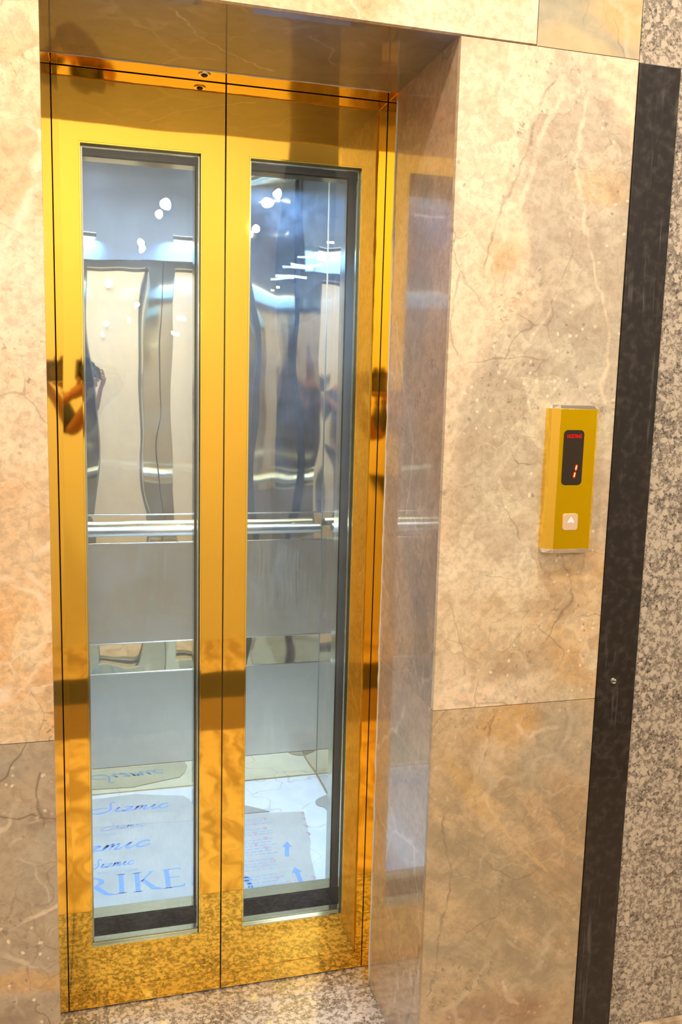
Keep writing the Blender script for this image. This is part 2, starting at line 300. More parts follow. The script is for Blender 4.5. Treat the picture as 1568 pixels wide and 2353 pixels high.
def black_stone():
    t = NT('black_stone_strip'); p = t.vmath('MULTIPLY', t.co, (1, 1, 0.05))
    n = t.noise(p, 110, 4, 0.6); n2 = t.noise(t.co, 60, 5, 0.6)
    c = t.mix(t.map(n2, 0.45, 0.72), (0.017, 0.012, 0.009), (0.045, 0.034, 0.026))
    c = t.mix(t.math('MULTIPLY', t.map(n, 0.56, 0.70, 0, 0.7), t.map(t.noise(t.co, 9, 3), 0.42, 0.6)), c, (0.11, 0.095, 0.085))
    t.bsdf(c, t.map(n2, 0.3, 0.7, 0.3, 0.5), 0, spec=0.4, coat=0.15); return t.m
M['black'] = black_stone()

def metal(name, col, rough, wav=0.0, wsc=2.5, brush=None, cloud=0.0):
    t = NT(name); nrm = None
    h = t.noise(t.vmath('MULTIPLY', t.co, (1, 1, 0.55)), wsc, 1.5, 0.4)
    if wav: nrm = t.bump(h, 1.0, wav)
    r = rough
    c = col
    if brush:
        b = t.noise(t.vmath('MULTIPLY', t.co, brush), 160, 3, 0.6)
        r = t.map(b, 0.3, 0.7, rough*0.8, rough*1.25); c = t.mix(b, tuple(x*0.93 for x in col), col)
    if cloud:
        k = t.noise(t.co, 9, 5, 0.6); c = t.mix(t.map(k, 0.45, 0.75, 0, cloud), c, tuple(x*0.72 for x in col))
    t.bsdf(c, r, 1.0, normal=nrm); return t.m
M['gold'] = metal('gold_mirror_steel', (1.0, 0.63, 0.095), 0.035, wav=0.004, wsc=3.0, cloud=0.12)
M['gold_edge'] = metal('gold_jamb_steel', (1.0, 0.72, 0.11), 0.05, wav=0.002)
M['gold_satin'] = metal('gold_satin_plate', (1.0, 0.62, 0.004), 0.34, cloud=0.12)
M['gold_bright'] = metal('gold_polished_bevel', (1.0, 0.66, 0.10), 0.12)
M['steel_mirror'] = metal('mirror_steel', (0.86, 0.84, 0.76), 0.02, wav=0.012, wsc=2.6)
M['steel_side'] = metal('bronze_mirror_steel', (0.60, 0.56, 0.47), 0.05, wav=0.010, wsc=2.2)
M['steel_strip'] = metal('champagne_mirror_strip', (0.88, 0.78, 0.52), 0.03, wav=0.006, wsc=5)
M['steel_brushed'] = metal('brushed_steel_panel', (0.72, 0.65, 0.52), 0.36, brush=(1, 1, 0.04), cloud=0.12)
M['steel_header'] = metal('blue_grey_header_steel', (0.52, 0.58, 0.70), 0.42)
M['gap_steel'] = metal('satin_door_skin', (0.42, 0.40, 0.34), 0.45)
M['steel_dark'] = metal('dark_steel', (0.30, 0.30, 0.30), 0.25)
M['chrome'] = metal('chrome', (0.93, 0.93, 0.92), 0.06)
M['rail'] = metal('satin_tube_steel', (0.93, 0.93, 0.93), 0.27)
M['ledge'] = metal('polished_window_ledge', (0.55, 0.56, 0.46), 0.12)
M['flat_black'] = simple('matte_black', (0.022, 0.020, 0.018), 0.6, var=0.2)
M['dark'] = simple('dark_shaft', (0.012, 0.011, 0.010), 0.8)
M['cream_wall'] = simple('cream_painted_wall', (0.90, 0.84, 0.72), 0.6, var=0.02, scale=3)
M['ceiling'] = simple('white_ceiling', (0.85, 0.82, 0.76), 0.8, var=0.02)
M['grout'] = simple('pale_grout', (0.62, 0.50, 0.38), 0.8)
M['sealant'] = simple('white_sealant', (0.85, 0.76, 0.66), 0.5)
M['skin'] = simple('skin', (0.42, 0.20, 0.11), 0.5, var=0.08, spec=0.4)
M['shirt'] = simple('dark_shirt_cloth', (0.02, 0.021, 0.03), 0.8, var=0.3, scale=80)
M['trousers'] = simple('dark_trouser_cloth', (0.03, 0.03, 0.035), 0.85, var=0.3, scale=80)
M['hair'] = simple('black_hair', (0.012, 0.010, 0.009), 0.6)
M['camera_black'] = simple('black_camera_body', (0.015, 0.015, 0.016), 0.45, bump=0.3, scale=400)
M['lamp_white'] = glow('lamp_glow', (1.0, 0.93, 0.82), 60)
M['lamp_cool'] = glow('cool_lamp_glow', (0.86, 0.93, 1.0), 110)
M['led'] = glow('led_strip_glow', (0.80, 0.92, 1.0), 60)
M['led_warm'] = glow('warm_led_strip_glow', (1.0, 0.85, 0.45), 60)
M['car_lamp'] = glow('car_lamp_glow', (0.80, 0.91, 1.0), 9)
M['red_led'] = glow('red_display_glow', (1.0, 0.008, 0.003), 1.3)
M['red_digit'] = glow('red_digit_glow', (1.0, 0.02, 0.005), 2.62)
M['digit_core'] = glow('digit_core_glow', (1.0, 0.42, 0.10), 3.0)
M['btn'] = simple('frosted_button', (0.70, 0.50, 0.33), 0.35, var=0.03, coat=0.3)
M['btn_mark'] = simple('white_arrow', (0.92, 0.88, 0.84), 0.4, var=0.01)
M['display'] = simple('display_window', (0.03, 0.018, 0.010), 0.25, var=0.05)
M['ink_blue'] = simple('blue_print', (0.22, 0.40, 0.80), 0.7, var=0.12, scale=60)
M['ink_navy'] = simple('pale_blue_print', (0.36, 0.47, 0.68), 0.7, var=0.15, scale=90)
M['ink_red'] = simple('red_print', (0.66, 0.36, 0.42), 0.7, var=0.15, scale=90)
def card(name, col, seed):
    t = NT(name); n = t.noise(t.vmath('ADD', t.co, (seed, 0, 0)), 6, 5); g = t.noise(t.vmath('MULTIPLY', t.co, (1, 0.05, 1)), 260, 2)
    c = t.mix(t.map(n, 0.3, 0.7), tuple(x*0.88 for x in col), col); c = t.mix(t.map(g, 0.4, 0.6, 0, 0.08), c, (0.3, 0.25, 0.2))
    t.bsdf(c, 0.75, spec=0.2); return t.m
M['card'] = card('printed_cardboard', (0.60, 0.60, 0.56), 0); M['card2'] = card('cardboard_sheet', (0.63, 0.61, 0.56), 3); M['card3'] = card('torn_cardboard', (0.45, 0.42, 0.37), 6)
def film():
    t = NT('white_floor_film'); n = t.noise(t.warp(t.co, 4, 0.1, 1), 5, 6, 0.6)
    c = t.mix(t.map(n, 0.3, 0.7), (0.78, 0.82, 0.86), (0.92, 0.93, 0.94))
    e = t.voro(t.warp(t.co, 3, 0.4, 5), 2.6, 'DISTANCE_TO_EDGE')
    c = t.mix(t.map(e, 0.008, 0.002, 0, 0.35), c, (0.45, 0.36, 0.26))
    t.bsdf(c, 0.38, normal=t.bump(t.noise(t.co, 9, 5), 0.25, 0.01)); return t.m
M['film'] = film()
def beige_tile():
    t = NT('beige_floor_tile'); p = t.warp(t.co, 2.5, 0.5, 3)
    w_ = t.noise(t.vmath('MULTIPLY', p, (4.0, 0.9, 1)), 4, 5); c = t.mix(t.map(w_, 0.38, 0.64), (0.74, 0.57, 0.38), (0.40, 0.27, 0.15))
    t.bsdf(c, 0.12, coat=0.5); return t.m
M['tile'] = beige_tile()
M['floor_black'] = simple('black_floor_border', (0.018, 0.014, 0.012), 0.35, var=0.2)
M['floor_brown'] = simple('brown_floor_border', (0.20, 0.125, 0.07), 0.3, var=0.25, scale=7)
def glass(name, tint, refl=0.9, dust=0.03):
    t = NT(name); tr = t.n('ShaderNodeBsdfTransparent'); tr.inputs[0].default_value = (*tint, 1)
    gl = t.n('ShaderNodeBsdfGlossy'); gl.inputs['Roughness'].default_value = 0.01; gl.inputs[0].default_value = (0.95, 0.98, 1.0, 1)
    nz = t.noise(t.vmath('MULTIPLY', t.co, (1, 1, 0.5)), 4, 2); bp = t.bump(nz, 1.0, 0.002); t.put(gl.inputs['Normal'], bp)
    fr = t.n('ShaderNodeFresnel'); fr.inputs['IOR'].default_value = 1.5
    mx = t.n('ShaderNodeMixShader'); t.put(mx.inputs[0], t.math('MULTIPLY', fr.outputs[0], refl*1.7, clamp=True))
    t.t.links.new(tr.outputs[0], mx.inputs[1]); t.t.links.new(gl.outputs[0], mx.inputs[2])
    df = t.n('ShaderNodeBsdfTranslucent'); df.inputs[0].default_value = (0.85, 0.9, 1, 1)
    d2 = t.n('ShaderNodeBsdfDiffuse'); d2.inputs[0].default_value = (0.85, 0.88, 0.92, 1)
    ad = t.n('ShaderNodeMixShader'); ad.inputs[0].default_value = 0.5; t.t.links.new(df.outputs[0], ad.inputs[1]); t.t.links.new(d2.outputs[0], ad.inputs[2])
    sm = t.noise(t.warp(t.co, 8, 0.1, 2), 7, 6, 0.65)
    m2 = t.n('ShaderNodeMixShader'); t.put(m2.inputs[0], t.map(sm, 0.35, 0.8, dust*0.5, dust*2.2))
    t.t.links.new(mx.outputs[0], m2.inputs[1]); t.t.links.new(ad.outputs[0], m2.inputs[2]); t.t.links.new(m2.outputs[0], t.out.inputs[0])
    return t.m
M['glass'] = glass('door_glass', (0.97, 0.99, 0.98), 0.9, 0.035)
M['glass_in'] = glass('car_door_glass', (0.96, 0.99, 0.99), 0.35, 0.07)

# ------------------------------------------------------------------ the setting
XL, XC, D1, D2, H = -0.7156, -0.3610, 0.3472, 0.4138, 2.10
def struct(name, bm, mats, label, cat='wall', bevel=0):
    o = obj(name, bm, mats, bevel=bevel); return tag(o, label, cat, kind='structure')

# floors
bm = new_bm(); box(bm, (-3.2, -1.22, -0.06), (2.6, -0.001, 0)); box(bm, (-3.2, -7.0, -0.06), (2.6, -2.02, 0)); box(bm, (-3.2, -2.02, -0.06), (2.6, -1.63, 0), 1); box(bm, (-3.2, -1.63, -0.06), (2.6, -1.22, 0), 2)
struct('floor', bm, [M['tile'], M['floor_black'], M['floor_brown']], 'beige marble lobby floor with a black border strip', 'floor')
bm = new_bm(); box(bm, (XL, 0.0, -0.06), (0.0, 0.3445, 0.0)); 
o = obj('trim_1', bm, M['granite_sill'], bevel=0.002); tag(o, 'speckled pink grey granite threshold slab on the floor inside the recess', 'threshold', kind='structure')
bm = new_bm(); box(bm, (XL-0.02, 0.347, -0.06), (0.02, 0.460, 0.0))
o = obj('trim_2', bm, M['granite_sill'], bevel=0.002); tag(o, 'narrow speckled granite sill right under the gold doors', 'threshold', kind='structure')
bm = new_bm(); box(bm, (XL, 0.3446, -0.05), (0, 0.3468, -0.001)); o = obj('trim_3', bm, M['grout']); tag(o, 'pale joint between the two granite slabs', 'trim', kind='structure')

# wall with the lift opening: slabs set edge to edge with fine joints
g = 0.0007
WX1, WZ1 = 2.6, 3.0
bm = new_bm()
def slab(x0, x1, z0, z1, mi, y0=0.0, y1=0.012): box(bm, (x0+g, y0, z0+g), (x1-g, y1, z1-g), mi)
slab(-3.2, XL+g, 0.841, WZ1, 0); slab(-3.2, XL+g, 0, 0.841, 1)
slab(XL, 0.148, 2.1-g, WZ1, 2); slab(0.148, 0.3619, 2.097, WZ1, 3)
slab(-g, 0.3619, 0.841, 2.097, 4); slab(-g, 0.3619, 0, 0.841, 5)
box(bm, (-3.2, 0.012, 0), (XL-0.019, 0.05, WZ1), 6); box(bm, (0.019, 0.012, 0), (2.6, 0.05, WZ1), 6); box(bm, (XL-0.019, 0.012, H+0.019), (0.019, 0.05, WZ1), 6)
struct('wall_front', bm, [M['left_up'], M['left_low'], M['top_light'], M['top_dark'], M['right_mid'], M['right_low'], M['grout']],
       'polished beige and peach marble tile wall around the lift opening')
bm = new_bm(); box(bm, (0.4525, 0.0, 0), (WX1, 0.0115, 2.0915)); box(bm, (0.363, 0.0, 2.0925), (WX1, 0.0115, WZ1))
struct('wall_right', bm, M['granite'], 'speckled black and cream granite wall cladding at the right edge')
bm = new_bm(); box(bm, (0.3625, -0.004, 0), (0.4520, 0.0115, 2.0915))
o = obj('trim_4', bm, M['black'], bevel=0.0015); tag(o, 'tall black stone strip standing between beige marble and granite', 'stone strip', kind='structure')
bm = new_bm(); box(bm, (0.53, -0.012, 0), (WX1, 0.0, 0.062))
o = obj('baseboard_right', bm, M['tile'], bevel=0.001); tag(o, 'low beige marble skirting at the foot of the granite', 'skirting', kind='structure')
# reveals of the recess
bm = new_bm(); box(bm, (0.0, 0.0125, 0.842), (0.018, D1, H)); box(bm, (0.0, 0.0125, 0.0), (0.018, D1, 0.8408), 1); box(bm, (0.0006, 0.0125, 0.8408), (0.018, D1, 0.842), 2)
struct('wall_reveal_right', bm, [M['reveal'], M['reveal_low'], M['sealant']], 'polished brown rose marble side of the recess, right of the gold doors')
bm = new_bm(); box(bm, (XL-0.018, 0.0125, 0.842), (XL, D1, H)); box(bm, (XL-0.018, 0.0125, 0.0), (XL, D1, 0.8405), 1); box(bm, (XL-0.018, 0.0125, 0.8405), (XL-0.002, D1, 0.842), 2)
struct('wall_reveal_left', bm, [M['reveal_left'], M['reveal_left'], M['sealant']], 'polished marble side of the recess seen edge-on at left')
bm = new_bm(); box(bm, (XL, 0.0125, H), (0.0, D1, H+0.018))
struct('ceiling_recess', bm, [M['soffit'], M['flat_black']], 'brown polished marble underside of the recess above the doors', 'ceiling')
o = bpy.data.objects['ceiling_recess']; o.name = 'ceiling_1'
# sealant bead along the inner marble edges
bm = new_bm(); pts = []
z = 0.0
while z < 2.10:
    pts.append((-0.0006+random.uniform(-0.0007, 0.0006), 0.3462+random.uniform(-0.0012, 0.0012), z)); z += 0.022
tube(bm, pts, [random.uniform(0.0012, 0.0028) for _ in pts], 6)
o = obj('trim_5', bm, M['sealant']); tag(o, 'uneven white sealant bead between right marble reveal and gold jamb', 'sealant', kind='structure')
bm = new_bm(); pts = [(XL+0.72*i/34, 0.3462+random.uniform(-0.0008, 0.0008), H-0.0004) for i in range(34)]
tube(bm, pts, [random.uniform(0.0008, 0.0018) for _ in pts], 6)
o = obj('trim_6', bm, M['sealant']); tag(o, 'thin sealant bead between brown marble soffit and gold header', 'sealant', kind='structure')
# gold door frame: jambs and header
e = empty('lift_door_frame', (-0.358, D1, 0)); tag(e, 'mirror gold metal frame lining the recess just in front of the doors', 'door frame')
JD = 0.4134
bm = new_bm(); box(bm, (0.0, D1, 0.0), (0.030, JD, H+0.03)); obj('jamb', bm, M['gold_edge'], e, bevel=0.0008)
bm = new_bm(); box(bm, (XL-0.030, D1, 0.0), (XL, JD, H+0.03)); obj('jamb', bm, M['gold_edge'], e, bevel=0.0008)
bm = new_bm(); box(bm, (XL, D1, H), (0.0, JD, H+0.03)); obj('header', bm, M['gold_edge'], e, bevel=0.0008)
# round sensor in the header
s = empty('door_sensor', (-0.412, 0.371, H)); tag(s, 'small round chrome sensor set in the gold header', 'sensor')
def disc(bm, c, r0, r1, h0, h1, n=28, axis='z', mi=0):
    a = []
    for r, h in ((r0, h0), (r1, h1)):
        a.append([bm.verts.new((c[0]+r*math.cos(k*2*math.pi/n), c[1]+r*math.sin(k*2*math.pi/n), c[2]+h) if axis == 'z'
                  else (c[0]+r*math.cos(k*2*math.pi/n), c[1]+h, c[2]+r*math.sin(k*2*math.pi/n))) for k in range(n)])
    for k in range(n):
        f = bm.faces.new((a[0][k], a[0][(k+1) % n], a[1][(k+1) % n], a[1][k])); f.material_index = mi; f.smooth = True
    return a
bm = new_bm(); c0 = (-0.412, 0.371, H)
disc(bm, c0, 0.0135, 0.0125, 0, -0.002); disc(bm, c0, 0.0125, 0.008, -0.002, -0.0022); disc(bm, c0, 0.008, 0.0065, -0.0022, 0.0)
obj('bezel', bm, M['chrome'], s)
bm = new_bm(); a = disc(bm, c0, 0.0066, 0.0055, -0.0008, -0.0045); bm.faces.new(a[1]); obj('lens', bm, M['flat_black'], s)

# ------------------------------------------------------------------ doors
WZ0, WZT = 0.156, 1.957
WL, WR = (-0.6635, -0.4105), (-0.3100, -0.0540)
def leaf(name, x0, x1, win, y0, th, front, back, label, gl, car=False):
    e = empty(name, ((x0+x1)/2, y0+th/2, 0)); tag(e, label, 'lift door', kind='structure')
    bm = new_bm(); zt = H-0.0012 if not car else H+0.02
    ring(bm, (x0, x1, 0.004, zt), (win[0], win[1], WZ0, WZT), y0, y0+th)
    obj('door_panel', bm, [front, back], e, bevel=0.0005)
    bm = new_bm(); ring(bm, (win[0]+0.0002, win[1]-0.0002, WZ0+0.0002, WZT-0.0002), (win[0]+0.0030, win[1]-0.0030, WZ0+0.0030, WZT-0.0030), y0-0.0006 if not car else y0+0.001, y0+0.003)
    obj('glazing_bead', bm, [M['gold_edge'], M['ledge']] if not car else [M['ledge'], M['ledge']], e)
    if not car:
        bm = new_bm(); ring(bm, (win[0]+0.0002, win[1]-0.0002, WZ0+0.0002, WZT-0.0002), (win[0]+0.007, win[1]-0.007, WZ0+0.007, WZT-0.007), y0+0.015, y0+0.024)
        obj('gasket', bm, [M['ledge'], M['ledge']], e)
    yy = y0+0.012 if not car else y0+0.02
    bm = new_bm(); v = [bm.verts.new(p) for p in ((win[0]+.001, yy, WZ0+.001), (win[1]-.001, yy, WZ0+.001), (win[1]-.001, yy, WZT-.001), (win[0]+.001, yy, WZT-.001))]; bm.faces.new(v)
    box_ = obj('glass_pane', bm, gl, e, recalc=False)
    return e
leaf('door_1', XL+0.0012, XC-0.0014, WL, D2, 0.046, M['gold'], M['ledge'], 'left mirror gold lift door leaf with tall glass window', M['glass'])
leaf('door_2', XC+0.0014, -0.0012, WR, D2, 0.046, M['gold'], M['ledge'], 'right mirror gold lift door leaf with tall glass window', M['glass'])
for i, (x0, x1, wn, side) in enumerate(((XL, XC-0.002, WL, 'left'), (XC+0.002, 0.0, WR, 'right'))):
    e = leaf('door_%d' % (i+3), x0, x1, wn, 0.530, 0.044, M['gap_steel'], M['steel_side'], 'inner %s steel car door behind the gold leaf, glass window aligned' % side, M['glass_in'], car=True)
    bm = new_bm(); ring(bm, (wn[0]+0.0002, wn[1]-0.0002, WZ0+0.0002, WZT-0.0002), (wn[0]+0.004, wn[1]-0.004, WZ0+0.004, WZT-0.004), 0.5295, 0.5735)
    b2_ = new_bm(); box(b2_, (x0+0.001, 0.5280, 0.0), (x1-0.001, 0.5298, WZ0+0.0005)); obj('gap_shade_strip', b2_, M['flat_black'], e)  # black strip stands for the unlit gap below the window
    obj('window_ledge', bm, [M['ledge'], M['ledge']], e)
# dark shaft closing the gap between the landing doors and the car
bm = new_bm()
box(bm, (XL-0.06, 0.412, -0.02), (XL-0.031, 0.60, 2.62)); box(bm, (0.031, 0.412, -0.02), (0.06, 0.60, 2.62)); box(bm, (XL-0.06, 0.412, H+0.031), (0.06, 0.53, 2.62))
box(bm, (XL-0.04, 0.46, -0.08), (0.04, 0.535, -0.01))
box(bm, (XL-0.03, 0.4245, H), (0.03, 0.45, H+0.03))
struct('wall_shaft', bm, M['dark'], 'black lining of the gap between landing doors and car', 'wall')

# ------------------------------------------------------------------ lift car
CX0, CX1, CY0, CY1, CZ = -0.874, 0.158, 0.575, 1.543, 2.42
car = empty('lift_car', ((CX0+CX1)/2, (CY0+CY1)/2, 0))
tag(car, 'steel lined lift car behind the glass with mirror panels and a wall handrail', 'lift car')
def part(name, a, b, m, bevel=0):
    bm = new_bm(); box(bm, a, b); return obj(name, bm, m, car, bevel)
part('car_floor', (CX0-0.02, 0.536, -0.05), (CX1+0.02, CY1+0.02, 0.0), M['steel_brushed'])
part('upper_mirror_panel', (CX0, CY1, 1.013), (CX1, CY1+0.02, CZ), M['steel_mirror'])
part('mirror_strip', (CX0, CY1+0.001, 0.913), (CX1, CY1+0.02, 1.009), M['steel_strip'])
part('brushed_panel', (CX0, CY1-0.0, 0.556), (CX1, CY1+0.02, 0.909), M['steel_brushed'])
part('mirror_strip', (CX0, CY1+0.001, 0.446), (CX1, CY1+0.02, 0.552), M['steel_strip'])
part('brushed_panel', (CX0, CY1-0.0, 0.099), (CX1, CY1+0.02, 0.443), M['steel_brushed'])
part('kick_plate', (CX0, CY1-0.002, 0.0), (CX1, CY1+0.02, 0.098), M['steel_strip'])
for zz in (1.011, 0.911, 0.554, 0.4445):
    bm = new_bm(); tube(bm, [(CX0, CY1-0.0005, zz), (CX1, CY1-0.0005, zz)], 0.0025, 8); obj('panel_bead', bm, M['rail'], car)
bm = new_bm(); tube(bm, [(CX1-0.001, CY1-0.001, 0), (CX1-0.001, CY1-0.001, CZ)], 0.0014, 8); obj('corner_bead', bm, M['gap_steel'], car)
part('side_panel', (CX1, 0.5755, 0.0), (CX1+0.02, CY1, CZ), M['steel_side'])
part('side_panel', (CX0-0.02, 0.5755, 0.0), (CX0, CY1, CZ), M['steel_side'])
part('car_ceiling', (CX0-0.02, 0.536, CZ), (CX1+0.02, CY1+0.02, CZ+0.03), M['steel_mirror'])
part('front_return', (0.0005, 0.532, 0), (CX1, 0.575, CZ), M['steel_side'])
part('front_return', (CX0, 0.532, 0), (XL-0.0005, 0.575, CZ), M['steel_side'])
part('door_header', (XL-0.0005, 0.576, 1.985), (0.0005, 0.60, CZ), M['steel_header'])
def cdisc(bm, x, y, r, z): 
    vs = [bm.verts.new((x+r*math.cos(k*math.pi/12), y+r*math.sin(k*math.pi/12), z)) for k in range(24)]; bm.faces.new(vs)
for (x, y) in ((0.02, 1.22), (-0.16, 0.84), (-0.60, 1.22), (-0.60, 0.84)):
    bm = new_bm(); cdisc(bm, x, y, 0.032, CZ-0.002); l = obj('ceiling_spot', bm, M['car_lamp'], car, recalc=False)
    bm = new_bm(); disc(bm, (x, y, CZ), 0.042, 0.032, -0.001, -0.004); obj('spot_ring', bm, M['chrome'], l); bpy.data.objects[-1] if False else None
for x0, x1 in ((-0.32, -0.02), (-0.72, -0.60)):  # invented bars, a visible source for the added glass lights
    bm = new_bm(); box(bm, (x0, 0.600, 2.075), (x1, 0.675, 2.095)); lb = obj('added_light_bar', bm, M['chrome'], car, bevel=0.002)
    bm = new_bm(); tube(bm, [(x0+0.01, 0.655, 2.071), (x1-0.01, 0.655, 2.071)], 0.004, 8); obj('added_led_tube', bm, M['car_lamp'], lb)
# handrail
bm = new_bm(); tube(bm, [(CX0+0.03, 1.485, 0.963), (CX0+0.034, 1.485, 0.963), (0.134, 1.485, 0.963), (0.138, 1.485, 0.963)], [0.013, 0.0175, 0.0175, 0.013], 28)
hr = obj('handrail', bm, M['rail'], car)
for x in (0.055, -0.36, -0.77):
    bm = new_bm(); tube(bm, [(x, 1.485, 0.955), (x, 1.515, 0.952), (x, 1.5425, 0.957)], 0.006, 10); tube(bm, [(x, 1.538, 0.957), (x, 1.5428, 0.957)], 0.016, 18)
    obj('bracket', bm, M['chrome'], hr)

# ------------------------------------------------------------------ floor coverings in the car
def hsheet(name, pts, z0, th, m, parent=None, n=None):
    bm = new_bm(); prism(bm, pts, z0, z0+th); return obj(name, bm, m, parent)
o = hsheet('floor_film', [(CX0+0.004, 0.58), (CX1-0.003, 0.58), (CX1-0.003, 1.20), (CX1-0.004, 1.536), (-0.2, 1.534), (CX0+0.004, 1.537)], 0.0002, 0.0012, M['film'])
tag(o, 'wrinkled bluish white protective film covering the car floor', 'floor film')
ZC = 0.0016
cl = empty('cardboard_sheet', (-0.53, 1.1, ZC)); tag(cl, 'flattened cardboard box with big blue RIKE lettering, behind left glass', 'cardboard')
edge = [(-0.80, 0.72), (-0.372, 0.735), (-0.366, 0.80), (-0.355, 0.95), (-0.345, 1.15), (-0.318, 1.37), (-0.330, 1.42), (-0.352, 1.462), (-0.42, 1.480), (-0.52, 1.512), (-0.60, 1.505), (-0.68, 1.50), (-0.80, 1.49)]
hsheet('board', edge, ZC, 0.003, M['card'], cl)
hsheet('upper_ply', [(-0.80, 1.31), (-0.33, 1.27), (-0.325, 1.36), (-0.36, 1.335), (-0.45, 1.352), (-0.55, 1.34), (-0.65, 1.355), (-0.80, 1.35)], ZC+0.003, 0.0006, M['card2'], cl)
cr = empty('cardboard_sheet', (-0.1, 1.0, ZC)); tag(cr, 'cardboard sheet with three blue arrows and red marks, behind right glass', 'cardboard')
hsheet('board', [(-0.27, 0.70), (-0.018, 0.70), (-0.026, 0.76), (0.000, 0.98), (0.020, 1.06), (0.042, 1.252), (-0.07, 1.27), (-0.27, 1.285)], ZC+0.0001, 0.003, M['card2'], cr)
hsheet('under_sheet', [(-0.27, 1.10), (-0.02, 1.10), (0.012, 1.0), (0.014, 0.93), (-0.02, 0.9), (-0.05, 1.25), (-0.066, 1.276), (-0.11, 1.315), (-0.155, 1.348), (-0.20, 1.36), (-0.27, 1.355)][::1], ZC-0.0013, 0.0013, M['card3'], cr) if False else None
o = hsheet('cardboard_flap', [(-0.27, 1.288), (-0.073, 1.280), (-0.110, 1.312), (-0.155, 1.346), (-0.20, 1.358), (-0.27, 1.356)], ZC, 0.0035, M['card3'])
tag(o, 'darker cardboard corner poking out behind the arrow sheet', 'cardboard')
o = hsheet('cardboard_scrap', catmull([(0.152, 1.36), (0.112, 1.335), (0.098, 1.31), (0.104, 1.285), (0.120, 1.270), (0.124, 1.235), (0.122, 1.20), (0.132, 1.168), (0.152, 1.16)], 5), ZC, 0.003, M['card3'])
tag(o, 'small torn grey cardboard scrap against the right car wall', 'cardboard')
# red and blue prints. Letter strokes are ribbons laid on the board
ZP = ZC+0.0032
def ribbon(bm, pts, wd, z, tw=None):
    n = len(pts); L, Rr = [], []
    for i, (x, y) in enumerate(pts):
        a = pts[max(i-1, 0)]; b = pts[min(i+1, n-1)]; tx, ty = b[0]-a[0], b[1]-a[1]; l = math.hypot(tx, ty) or 1
        wv = (tw[i] if tw else wd)/2; nx, ny = -ty/l*wv, tx/l*wv
        L.append(bm.verts.new((x+nx, y+ny, z))); Rr.append(bm.verts.new((x-nx, y-ny, z)))
    for i in range(n-1): bm.faces.new((L[i], Rr[i], Rr[i+1], L[i+1]))
SCRIPT = {  # unit x-height letters of the slanted script word
 'S': [[(1.45, 2.0), (1.25, 2.35), (1.0, 2.0), (1.25, 1.2), (1.35, 0.5), (0.9, 0.0), (0.1, -0.15), (-0.7, 0.15), (-0.6, 0.7), (0.2, 1.0), (1.0, 0.95)]],
 'i': [[(0.0, 0.3), (0.45, 1.0), (0.3, 0.25), (0.5, 0.0), (0.85, 0.35)], [(0.62, 1.45), (0.72, 1.55)]],
 'z': [[(0.05, 0.85), (0.6, 0.95), (1.0, 0.85), (0.5, 0.35), (0.1, 0.05), (0.7, 0.08), (1.2, 0.2)]],
 'm': [[(0.0, 0.0), (0.3, 0.95), (0.25, 0.3), (0.2, 0.0)], [(0.25, 0.5), (0.65, 1.0), (0.72, 0.7), (0.6, 0.0)], [(0.68, 0.5), (1.1, 1.0), (1.15, 0.6), (1.05, 0.1), (1.3, 0.05), (1.55, 0.35)]],
 'c': [[(1.0, 0.75), (0.85, 1.0), (0.4, 0.85), (0.15, 0.4), (0.4, 0.02), (0.9, 0.1), (1.2, 0.4)]]}
def script_word(x, y, h, slope, mat, parent, adv=1.0, skip=0):
    bm = new_bm(); cx = 0.0
    for k, (ch, wdt) in enumerate((('S', 1.75), ('i', 0.85), ('z', 1.25), ('m', 1.6), ('i', 0.85), ('c', 1.0))):
        if k >= skip:
            for st in SCRIPT[ch]:
                p = [((cx+a*1.0+b*0.28), b) for a, b in st]; p = catmull(p, 6) if len(p) > 2 else p
                q = [(x+a*h*adv, y+b*h+a*h*adv*slope) for a, b in p]
                tw = [h*(0.13+0.14*abs(math.sin(3.1*i/max(1, len(q)-1)))) for i in range(len(q))]
                ribbon(bm, q, h*0.26, ZP, tw)
        cx += wdt
    return obj('printed_word', bm, mat, parent)
script_word(-0.655, 1.392, 0.032, -0.03, M['ink_blue'], cl, 1.02)
script_word(-0.625, 1.268, 0.019, 0.0, M['ink_navy'], cl, 0.92).location.z += 0.0005
script_word(-0.800, 1.131, 0.036, 0.02, M['ink_blue'], cl, 1.15)
script_word(-0.674, 1.034, 0.022, 0.02, M['ink_blue'], cl, 0.80)
